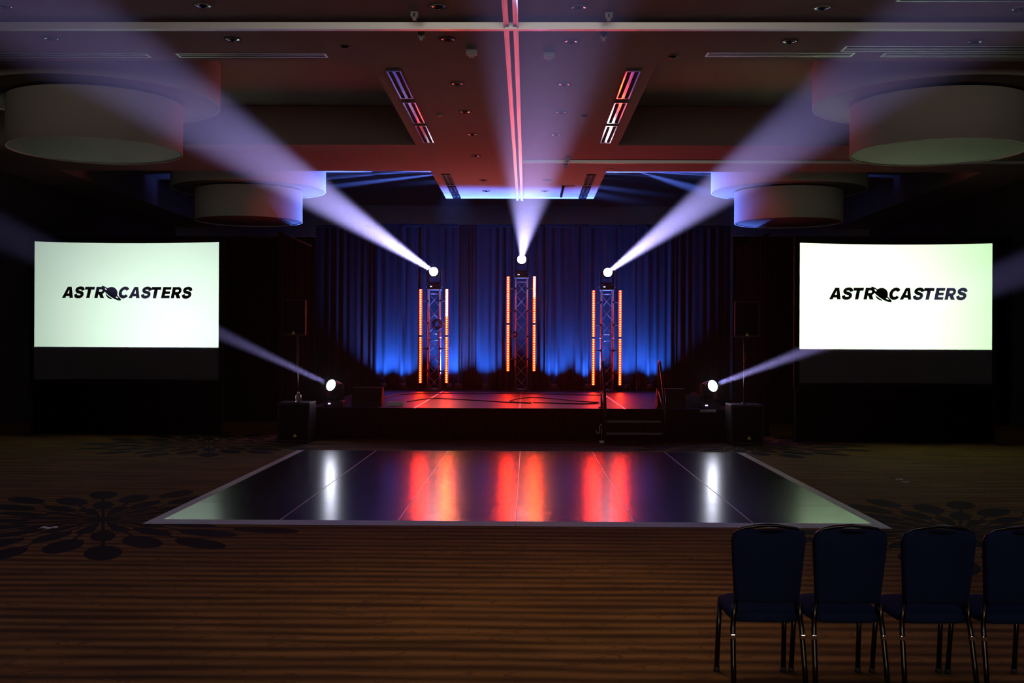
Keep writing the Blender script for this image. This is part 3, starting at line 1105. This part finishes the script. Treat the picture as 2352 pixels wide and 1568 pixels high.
# ------------------------------------------------------------------ PA at both sides
for px, nm in ((682, 'left'), (1709, 'right')):
    Y = 20.62
    c = at(px, 1000, Y)
    t = thing('subwoofer', 'black subwoofer on the carpet at the %s front of the stage' % nm, 'speaker', (c.x, Y, 0))
    MB().cbox((0, 0, 0.375), (0.60, 0.62, 0.73), bevel=0.012).build('cabinet', M_BLACK, t)
    MB().box(-0.27, 0.27, -0.318, -0.311, 0.05, 0.70).build('grille', M_BLACKM, t)
    MB().prism([(-0.038, 0.0), (0.038, 0.0), (0.0, 0.062)], -0.322, -0.319, lambda u, v, d: Vector((u + 0.03, d, v + 0.11))).build('warning_label', M_YEL, t)
    for sx in (-1, 1):
        for sy in (-1, 1):
            MB().cyl((sx * 0.25, sy * 0.26, 0), (sx * 0.25, sy * 0.26, 0.012), 0.025, seg=10).build('foot', M_RUBBER, t)
    t = thing('speaker_pole', 'black speaker pole standing in the %s subwoofer' % nm, 'pole', (c.x, Y, 0.74))
    MB().cyl((0, 0, 0), (0, 0, 1.24), 0.0175, seg=12).build('tube', M_BLACKMET, t)
    MB().cyl((0, 0, 0), (0, 0, 0.03), 0.045, seg=14).build('collar', M_BLACKMET, t)
    sx0 = at(px - 30 if nm == 'left' else px - 26, 730, Y)
    sx1 = at(px + 25 if nm == 'left' else px + 30, 730, Y)
    cz = (sx0.x + sx1.x) / 2
    t = thing('pa_speaker', 'black tall loudspeaker on a pole at the %s of the stage' % nm, 'speaker', (cz, Y, 1.98))
    w_ = sx1.x - sx0.x
    MB().prism([(-w_ / 2, -0.20), (w_ / 2, -0.20), (w_ / 2 - 0.07, 0.20), (-w_ / 2 + 0.07, 0.20)], 0.0, 0.66, lambda u, v, d: Vector((u, v, d))).build('cabinet', M_BLACK, t)
    MB().box(-w_ / 2 + 0.02, w_ / 2 - 0.02, -0.21, -0.201, 0.03, 0.63).build('grille', M_BLACKM, t)
    MB().prism([(-0.034, 0.0), (0.034, 0.0), (0.0, 0.056)], -0.214, -0.211, lambda u, v, d: Vector((u, d, v + 0.02))).build('warning_label', M_YEL, t)
    MB().cyl((0, 0, -0.02), (0, 0, 0.0), 0.05, seg=12).build('pole_socket', M_BLACKMET, t)

p = at(688, 920, 20.55)
t = thing('water_bottle', 'clear plastic bottle standing on top of the left subwoofer', 'bottle', (p.x, 20.43, 0.742))
gl = bpy.data.materials.new('clear_plastic')
gl.use_nodes = True
gb = gl.node_tree.nodes['Principled BSDF']
gb.inputs['Transmission Weight'].default_value = 0.8
gb.inputs['Roughness'].default_value = 0.15
gb.inputs['IOR'].default_value = 1.3
MB().lathe([(0.0, 0.0), (0.05, 0.002), (0.055, 0.02), (0.055, 0.12), (0.03, 0.15), (0.018, 0.165), (0.018, 0.175)], 18).build('body', gl, t)
MB().cyl((0, 0, 0.172), (0, 0, 0.19), 0.02, seg=14).build('cap', M_WHITEP, t)


# ------------------------------------------------------------------ lettering for the screens
def catmull(pts, n=8):
    ps = [Vector((*p, 0)) for p in pts]
    out = []
    m_ = len(ps)
    for i in range(m_ - 1):
        p0, p1, p2, p3 = ps[max(i - 1, 0)], ps[i], ps[i + 1], ps[min(i + 2, m_ - 1)]
        for k in range(n):
            s = k / n
            q = 0.5 * ((2 * p1) + (p2 - p0) * s + (2 * p0 - 5 * p1 + 4 * p2 - p3) * s * s + (3 * p1 - p0 - 3 * p2 + p3) * s ** 3)
            out.append((q.x, q.y))
    out.append((ps[-1].x, ps[-1].y))
    return out


def ribbon(pts, w):
    quads = []
    n = len(pts)
    L, R_ = [], []
    for i in range(n):
        a = Vector(pts[max(i - 1, 0)])
        b = Vector(pts[min(i + 1, n - 1)])
        d = (b - a).normalized()
        nn = Vector((-d.y, d.x)) * w / 2
        p = Vector(pts[i])
        L.append(tuple(p + nn))
        R_.append(tuple(p - nn))
    for i in range(n - 1):
        quads.append([L[i], R_[i], R_[i + 1], L[i + 1]])
    return quads


def rect(x0, y0, x1, y1):
    return [(x0, y0), (x1, y0), (x1, y1), (x0, y1)]


def arc(cx, cy_, rx, ry, a0, a1, n=16):
    return [(cx + rx * math.cos(math.radians(a0 + (a1 - a0) * k / n)), cy_ + ry * math.sin(math.radians(a0 + (a1 - a0) * k / n))) for k in range(n + 1)]


def glyph(ch_):
    if ch_ == 'T':
        return [rect(0, 0.745, 0.86, 1.0), rect(0.28, 0, 0.58, 0.745)]
    if ch_ == 'E':
        return [rect(0, 0, 0.30, 1.0), rect(0.30, 0, 0.75, 0.235), rect(0.30, 0.385, 0.71, 0.615), rect(0.30, 0.765, 0.75, 1.0)]
    if ch_ == 'A':
        return [[(-0.01, 0), (0.30, 0), (0.55, 1.0), (0.31, 1.0)], [(0.98, 0), (0.67, 0), (0.42, 1.0), (0.66, 1.0)], rect(0.2, 0.16, 0.77, 0.40)]
    if ch_ == 'R':
        q = [rect(0, 0, 0.295, 1.0), rect(0.295, 0.765, 0.48, 1.0), rect(0.295, 0.31, 0.48, 0.56), [(0.33, 0.36), (0.54, 0), (0.88, 0), (0.63, 0.42)]]
        return q + ribbon(arc(0.475, 0.665, 0.235, 0.2275, 90, -90), 0.245)
    if ch_ == 'S':
        c = catmull([(0.735, 0.665), (0.66, 0.83), (0.44, 0.90), (0.21, 0.83), (0.165, 0.70), (0.26, 0.58), (0.45, 0.52), (0.64, 0.45), (0.715, 0.30),
                     (0.63, 0.155), (0.42, 0.10), (0.20, 0.165), (0.12, 0.345)])
        return ribbon(c, 0.268)
    if ch_ == 'C':
        return ribbon(arc(0.47, 0.5, 0.345, 0.39, 35, 325, 26), 0.28)
    return []


def planet():
    """ringed planet standing for the O: (polys in unsheared logo space, centre at origin, radius 1)"""
    out = []
    a, b = 1.98, 0.60
    gap = 0.11
    n = 48
    us = [-1 + 2 * k / n for k in range(n + 1)]
    h = lambda u: math.sqrt(max(0, 1 - u * u))
    e = lambda u: b * math.sqrt(max(0, 1 - (u / a) ** 2))
    for u0, u1 in zip(us, us[1:]):
        out.append([(u0, -min(e(u0), h(u0))), (u1, -min(e(u1), h(u1))), (u1, h(u1)), (u0, h(u0))])
        l0, l1 = e(u0) + gap, e(u1) + gap
        if h(u0) > l0 and h(u1) > l1:
            out.append([(u0, -h(u0)), (u1, -h(u1)), (u1, -l1), (u0, -l0)])
    ai, bi, sh = 1.42, 0.26, 0.0
    for k in range(64):
        t0, t1 = 2 * PI * k / 64, 2 * PI * (k + 1) / 64
        q = [(a * math.cos(t0), b * math.sin(t0)), (a * math.cos(t1), b * math.sin(t1)), (ai * math.cos(t1), bi * math.sin(t1)), (ai * math.cos(t0), bi * math.sin(t0))]
        # the rear half of the ring is thinner
        if math.sin((t0 + t1) / 2) > 0:
            q = [(a * math.cos(t0), 0.50 * b * math.sin(t0)), (a * math.cos(t1), 0.50 * b * math.sin(t1)), (ai * math.cos(t1), 0.06 * math.sin(t1)), (ai * math.cos(t0), 0.06 * math.sin(t0))]
        out.append(q)
    th = math.radians(-36)
    c, s = math.cos(th), math.sin(th)
    return [[(u * c - v * s, u * s + v * c) for u, v in p_] for p_ in out]


WORD = [('A', 0.0), ('S', 1.02), ('T', 1.88), ('R', 2.88), ('C', 4.98), ('A', 5.94), ('S', 6.99), ('T', 7.81), ('E', 8.82), ('R', 9.69), ('S', 10.62)]


def screen(corners, Y, label, lit_y, logo, hot, nm):
    """corners: photo px of the screen cloth (x0, y_top, x1, y_bottom)"""
    x0, yt, x1, yb = corners
    A, B = at(x0, yb, Y), at(x1, yt, Y)
    X0, X1, Z0, Z1 = A.x, B.x, A.z, B.z
    cx = (X0 + X1) / 2
    t = thing('projection_screen', label, 'screen', (cx, Y, 0))
    w_ = X1 - X0
    sag = 0.035

    def pt(u, v):
        x = (u - 0.5) * (w_ + 0.03)
        z = Z0 + v * (Z1 - Z0) - sag * (1 - (2 * u - 1) ** 2) * (1 if v > 0.5 else -0.4) * abs(2 * v - 1)
        x -= 0.012 * (u - 0.5) * 2 * (1 - (2 * v - 1) ** 2)
        return Vector((x, 0, z))
    MB().grid(pt, 24, 16).build('screen_cloth', M_SCREEN, t, fix=False)
    # black frame round the cloth
    bw = 0.085
    for (a0, a1, c0, c1) in ((-w_ / 2 - bw, w_ / 2 + bw, Z1 + 0.004, Z1 + bw), (-w_ / 2 - bw, w_ / 2 + bw, Z0 - bw, Z0 - 0.004),
                             (-w_ / 2 - bw, -w_ / 2 + 0.012, Z0 - 0.004, Z1 + 0.004), (w_ / 2 - 0.012, w_ / 2 + bw, Z0 - 0.004, Z1 + 0.004)):
        MB().box(a0, a1, -0.02, 0.04, c0, c1).build('frame_bar', M_BLACKM, t)
    MB().grid(lambda u, v: Vector(((u - 0.5) * w_, -0.006, Z1 - 0.03 - sag * 0.9 * (1 - (2 * u - 1) ** 2) + v * (0.04 + sag * 0.9 * (1 - (2 * u - 1) ** 2)))), 24, 1).build('top_binding', M_BLACKM, t)
    for s in (-1, 1):
        xl = s * (w_ / 2 + bw - 0.03)
        MB().box(xl - 0.02, xl + 0.02, 0.05, 0.09, 0.0, Z1).build('leg', M_BLACKMET, t)
        MB().box(xl - 0.02, xl + 0.02, -0.35, 0.65, 0.0, 0.03).build('leg_foot', M_BLACKMET, t)
    zl_ = at((x0 + x1) / 2, lit_y, Y).z
    MB().box(-w_ / 2 - 0.02, w_ / 2 + 0.02, 0.045, 0.05, Z0 - 0.02, zl_ - 0.012).build('light_block_backing', M_BLACKM, t)  # added sheet stopping stage light behind the unlit lower cloth

    def skp(u, v):
        return Vector(((u - 0.5) * (w_ + 2 * bw), 0.06 + 0.02 * math.sin(u * 120), 0.01 + v * (Z0 - bw - 0.01)))
    MB().grid(skp, 240, 2).build('skirt_drape', M_DRAPE, t)
    # lettering
    lx, ly, cap = logo
    P = at(lx, ly, Y)
    sc = cap * Y / F

    def put(lt, poly, ox, oy, shear):
        d = -0.004
        vs = [lt.bm.verts.new(Vector((P.x - cx + (ox + u + shear * v) * sc, d, P.z + (oy + v) * sc))) for u, v in poly]
        lt.bm.faces.new(vs)
    for ch_, ox in WORD:
        lt = MB()
        for poly in glyph(ch_):
            put(lt, poly, ox, 0.0, 0.21)
        lt.build('letter', M_INK, t, fix=False)
    lt = MB()
    for poly in planet():
        put(lt, [(u * 0.535, v * 0.535) for u, v in poly], 4.42, 0.46, 0.0)
    lt.build('planet_emblem', M_INK, t, fix=False)
    # rear projector: a spot whose picture is a rectangle on the cloth
    hp = at(hot[0], hot[1], Y)
    PD = 3.3
    pos = Vector((hp.x, Y + PD, hp.z))
    lo = add_light('projector_beam', 'SPOT', pos, P_PROJ * (0.50 if nm == 'left' else 0.88), ((0.82, 1.0, 0.86) if nm == 'left' else (0.70, 1.0, 0.62)), None, None, spot_size=math.radians(120), spot_blend=0.0,
                   shadow_soft_size=0.0)
    lo.rotation_euler = (PI / 2, 0, PI)          # shines toward -Y
    d = lo.data
    d.use_nodes = True
    nt = d.node_tree
    em = nt.nodes['Emission']
    E = NT(nt)
    tc = nt.nodes.new('ShaderNodeTexCoord')
    sp = nt.nodes.new('ShaderNodeSeparateXYZ')
    nt.links.new(tc.outputs['Normal'], sp.inputs[0])
    az_ = E.m('ABSOLUTE', sp.outputs[2])
    gx = E.m('DIVIDE', sp.outputs[0], az_)
    gy = E.m('DIVIDE', sp.outputs[1], az_)
    # local +x of the lamp is world -x
    zl = at((x0 + x1) / 2, lit_y, Y).z
    xa, xb = (pos.x - X1) / PD, (pos.x - X0) / PD
    ya, yb_ = (zl - pos.z) / PD, (Z1 + 0.1 - pos.z) / PD
    return t, lo, E, gx, gy, em, (xa, xb, ya, yb_)


def finish_projector(E, gx, gy, em, lim, flipx=1.0):
    xa, xb, ya, yb_ = lim
    m1 = E.m('MULTIPLY', E.m('GREATER_THAN', gx, xa), E.m('LESS_THAN', gx, xb))
    m2 = E.m('MULTIPLY', E.m('GREATER_THAN', gy, ya), E.m('LESS_THAN', gy, yb_))
    mm = E.m('MULTIPLY', m1, m2)
    E.nt.links.new(mm, em.inputs['Strength'])


for args in (((77, 552, 505, 871), 21.8, 'big lit projection screen at the left showing a black logo, brightest at lower right', 797, (142.5, 684, 26.0), (400, 770), 'left'),
             ((1834, 555, 2281, 880), 20.85, 'big lit projection screen at the right showing a black logo, brightest at lower left', 802, (1904, 687.5, 27.1), (1960, 745), 'right')):
    t, lo, E, gx, gy, em, lim = screen(*args)
    finish_projector(E, gx, gy, em, lim)

# ------------------------------------------------------------------ dance floor
DX, DYY = -0.105, 11.28
df = thing('dance_floor', 'glossy black portable dance floor with metal edge ramps in front of the stage', 'dance floor', (DX, DYY, 0))
P_ = 1.22
bd = 0.16
TH = 0.024
me = None
for i in range(6):
    for j in range(6):
        x0 = -3 * P_ + i * P_
        y0 = bd + j * P_
        if me is None:
            o = MB().cbox((P_ / 2, P_ / 2, TH / 2), (P_ - 0.006, P_ - 0.004, TH - 0.001), bevel=0.0015).build('panel', M_DANCE, df)
            o.location = (x0, y0, 0)
            me = o
        else:
            o = me.copy()
            C.objects.link(o)
            o.parent = df
            o.location = (x0, y0, 0)
for i in range(1, 6):
    x = -3 * P_ + i * P_
    MB().box(x - 0.005, x + 0.005, bd, bd + 6 * P_, 0.004, TH + 0.0008).build('seam_strip', M_ALU, df)
hw = 3 * P_
L_ = 6 * P_
ramp = lambda pts: pts
for i in range(6):
    for s in (0, 1):
        x0 = -hw + i * P_
        mb = MB()
        q = [(0.0, 0.001), (bd, TH), (bd, 0.0005)]
        mb.prism(q, x0 + 0.002, x0 + P_ - 0.002, (lambda u, v, d: Vector((d, u, v))) if s == 0 else (lambda u, v, d: Vector((d, L_ + 2 * bd - u, v))))
        mb.build('edge_ramp', M_EDGE, df)
    for s in (0, 1):
        y0 = bd + i * P_
        mb = MB()
        q = [(0.0, 0.001), (bd, TH), (bd, 0.0005)]
        mb.prism(q, y0 + 0.002, y0 + P_ - 0.002, (lambda u, v, d: Vector((-hw - bd + u, d, v))) if s == 0 else (lambda u, v, d: Vector((hw + bd - u, d, v))))
        mb.build('edge_ramp', M_EDGE, df)
for sx in (-1, 1):
    for sy in (0, 1):
        yb = bd if sy == 0 else bd + L_
        ye = 0.0 if sy == 0 else 2 * bd + L_
        mb = MB()
        a0 = mb.bm.verts.new((sx * hw, yb, TH))
        a1 = mb.bm.verts.new((sx * (hw + bd), yb, 0.001))
        a2 = mb.bm.verts.new((sx * (hw + bd), ye, 0.001))
        a3 = mb.bm.verts.new((sx * hw, ye, 0.001))
        a4 = mb.bm.verts.new((sx * hw, yb, 0.001))
        for f in ((a0, a1, a2), (a0, a2, a3), (a4, a1, a0), (a4, a3, a0), (a4, a3, a2, a1)):
            try:
                mb.bm.faces.new(f)
            except ValueError:
                pass
        mb.build('corner_ramp', M_EDGE, df)

# ------------------------------------------------------------------ chairs
def make_chair(label):
    """banquet stacking chair, person would face +Y (toward the stage); back at -Y"""
    t = thing('banquet_chair', label, 'chair', (0, 0, 0), 0, 'row of navy chairs at lower right')
    # backrest: tapering padded slab, wider at the top with rounded upper corners
    zb, zt = 0.50, 0.895

    def half(z):
        f = (z - zb) / (zt - zb)
        return 0.165 + 0.030 * min(1, max(0, f)) ** 0.9
    outline = [(-half(zb) + 0.01, zb)]
    for k in range(7):
        z = zb + 0.02 + (zt - 0.05 - zb - 0.02) * k / 6
        outline.append((-half(z), z))
    outline += [(-half(zt) + 0.012, zt - 0.022), (-half(zt) + 0.035, zt - 0.005), (-half(zt) + 0.075, zt + 0.002), (-0.075, zt + 0.004), (-0.05, zt - 0.006), (0.0, zt - 0.011)]
    outline = outline + [(-x, z) for x, z in reversed(outline[:-1])]

    def lean(z):
        return -0.02 - 0.13 * (z - 0.45)

    def curve(x):
        return 0.35 * x * x
    b2 = bmesh.new()
    layers = []
    cxz = Vector((0, 0.70))
    for (dy, sc) in ((-0.034, 0.90), (-0.024, 0.97), (0.0, 1.0), (0.022, 0.97), (0.034, 0.88)):
        row = []
        for x, z in outline:
            xx = x * (1 - (1 - sc) * 0.35)
            zz = cxz.y + (z - cxz.y) * (1 - (1 - sc) * 0.25)
            row.append(b2.verts.new((xx, lean(zz) + curve(xx) + dy, zz)))
        layers.append(row)
    n = len(outline)
    for a, b in zip(layers, layers[1:]):
        for i in range(n):
            j = (i + 1) % n
            b2.faces.new([a[i], a[j], b[j], b[i]])
    for row, inv in ((layers[0], True), (layers[-1], False)):
        # fill by pairing left and right points
        for i in range(n // 2):
            l0, l1 = row[i], row[i + 1]
            r0, r1 = row[(n - 1 - i)], row[(n - 2 - i)]
            vs = []
            for v in (l0, l1, r1, r0):
                if v not in vs:
                    vs.append(v)
            if len(vs) >= 3:
                b2.faces.new(vs)
    for f in b2.faces:
        f.smooth = True
    mb = MB()
    mb.merge(b2, Matrix.Identity(4))
    mb.build('backrest', M_NAVY, t)
    # tubular back frame with a handle bow at the top
    pts = []
    for k in range(9):
        z = 0.44 + (zt - 0.06 - 0.44) * k / 8
        pts.append((-half(z) + 0.004, lean(z) + curve(half(z)) + 0.014, z))
    hh = half(zt) - 0.004
    pts += [(-hh + 0.012, lean(zt - 0.02) + 0.012, zt - 0.022), (-hh + 0.05, lean(zt) + 0.01, zt + 0.006), (-0.075, lean(zt) + 0.002, zt + 0.018), (0, lean(zt), zt + 0.024)]
    pts = pts + [(-x, y, z) for x, y, z in reversed(pts[:-1])]
    MB().tube(pts, 0.0095, 8).build('back_frame', M_BRONZE, t)
    # seat cushion, flaring to the front
    b2 = bmesh.new()
    bmesh.ops.create_cube(b2, size=1.0)
    bmesh.ops.subdivide_edges(b2, edges=list(b2.edges), cuts=5, use_grid_fill=True)
    for v in b2.verts:
        x, y, z = v.co * 2
        rnd = 1 - 0.10 * (abs(x) ** 4) * (abs(y) ** 4)
        ww = 0.188 + 0.016 * (y + 1) / 2
        top = 0.045 * (1 - 0.55 * abs(x) ** 5) * (1 - 0.5 * abs(y) ** 6)
        v.co = Vector((x * ww * rnd * (1 - 0.04 * abs(z) ** 3), 0.20 + y * 0.235 * rnd * (1 - 0.03 * abs(z) ** 3), 0.425 + (z * top if z > 0 else z * 0.030)))
    for f in b2.faces:
        f.smooth = True
    mb = MB()
    mb.merge(b2, Matrix.Identity(4))
    mb.build('seat', M_NAVY, t)
    MB().tube([(-0.175, 0.0, 0.412), (-0.185, 0.38, 0.412), (0.185, 0.38, 0.412), (0.175, 0.0, 0.412)], 0.011, 8, closed=True).build('seat_frame', M_BRONZE, t)
    for s in (-1, 1):
        MB().tube([(s * 0.172, lean(0.5) + 0.0, 0.50), (s * 0.176, -0.015, 0.42), (s * 0.182, -0.03, 0.36), (s * 0.187, -0.075, 0.18), (s * 0.190, -0.11, 0.012)], 0.0145, 8).build('leg', M_BRONZE, t)
        MB().tube([(s * 0.183, 0.37, 0.40), (s * 0.187, 0.395, 0.2), (s * 0.190, 0.42, 0.012)], 0.0145, 8).build('leg', M_BRONZE, t)
        MB().cyl((s * 0.190, -0.111, 0.0), (s * 0.190, -0.108, 0.03), 0.0175, seg=10).build('foot_cap', M_RUBBER, t)
        MB().cyl((s * 0.190, 0.421, 0.0), (s * 0.190, 0.419, 0.03), 0.0175, seg=10).build('foot_cap', M_RUBBER, t)
        MB().cbox((s * 0.185, -0.052, 0.325), (0.026, 0.020, 0.028), bevel=0.005).build('stacking_bumper', M_CHROME, t)
    return t


chair_spots = [(1760, 'leftmost navy banquet chair of the row at lower right, next to the open carpet'),
               (1945, 'second navy banquet chair from the left in the row at lower right'),
               (2146, 'third navy banquet chair from the left in the row at lower right'),
               (2332, 'navy banquet chair cut off by the right edge of the picture')]
CHY = 5.93
first = None
for k, (px, lab) in enumerate(chair_spots):
    p = at(px, 1300, CHY)
    rz = (0.0, 0.01, 0.02, 0.02)[k]
    if first is None:
        first = make_chair(lab)
        first.location = (p.x, CHY, 0)
        first.rotation_euler = (0, 0, rz)
    else:
        dup(first, lab, (p.x, CHY + 0.0 * k, 0), rz)

# ------------------------------------------------------------------ litter on the carpet
for px, py, w_, d_, rz, lab in ((2066, 1101, 0.10, 0.05, 0.3, 'scrap of pale paper on the carpet right of the dance floor, left one of two'),
                                (2080, 1107, 0.10, 0.04, -0.2, 'scrap of pale paper on the carpet right of the dance floor, right one of two'),
                                (112, 1212, 0.16, 0.09, 0.15, 'torn scrap of plastic film on the carpet flower at the left')):
    p = on(px, py, 0.0)
    t = tag(MB().grid(lambda u, v: Vector(((u - 0.5) * w_ , (v - 0.5) * d_ , 0.006 + 0.006 * math.sin(9 * u) * math.cos(7 * v))), 8, 6).build('paper_scrap', M_PAPER), lab, 'paper scrap')
    sol = t.modifiers.new('thickness', 'SOLIDIFY')
    sol.thickness = 0.002
    t.location = p
    t.rotation_euler = (0, 0, rz)
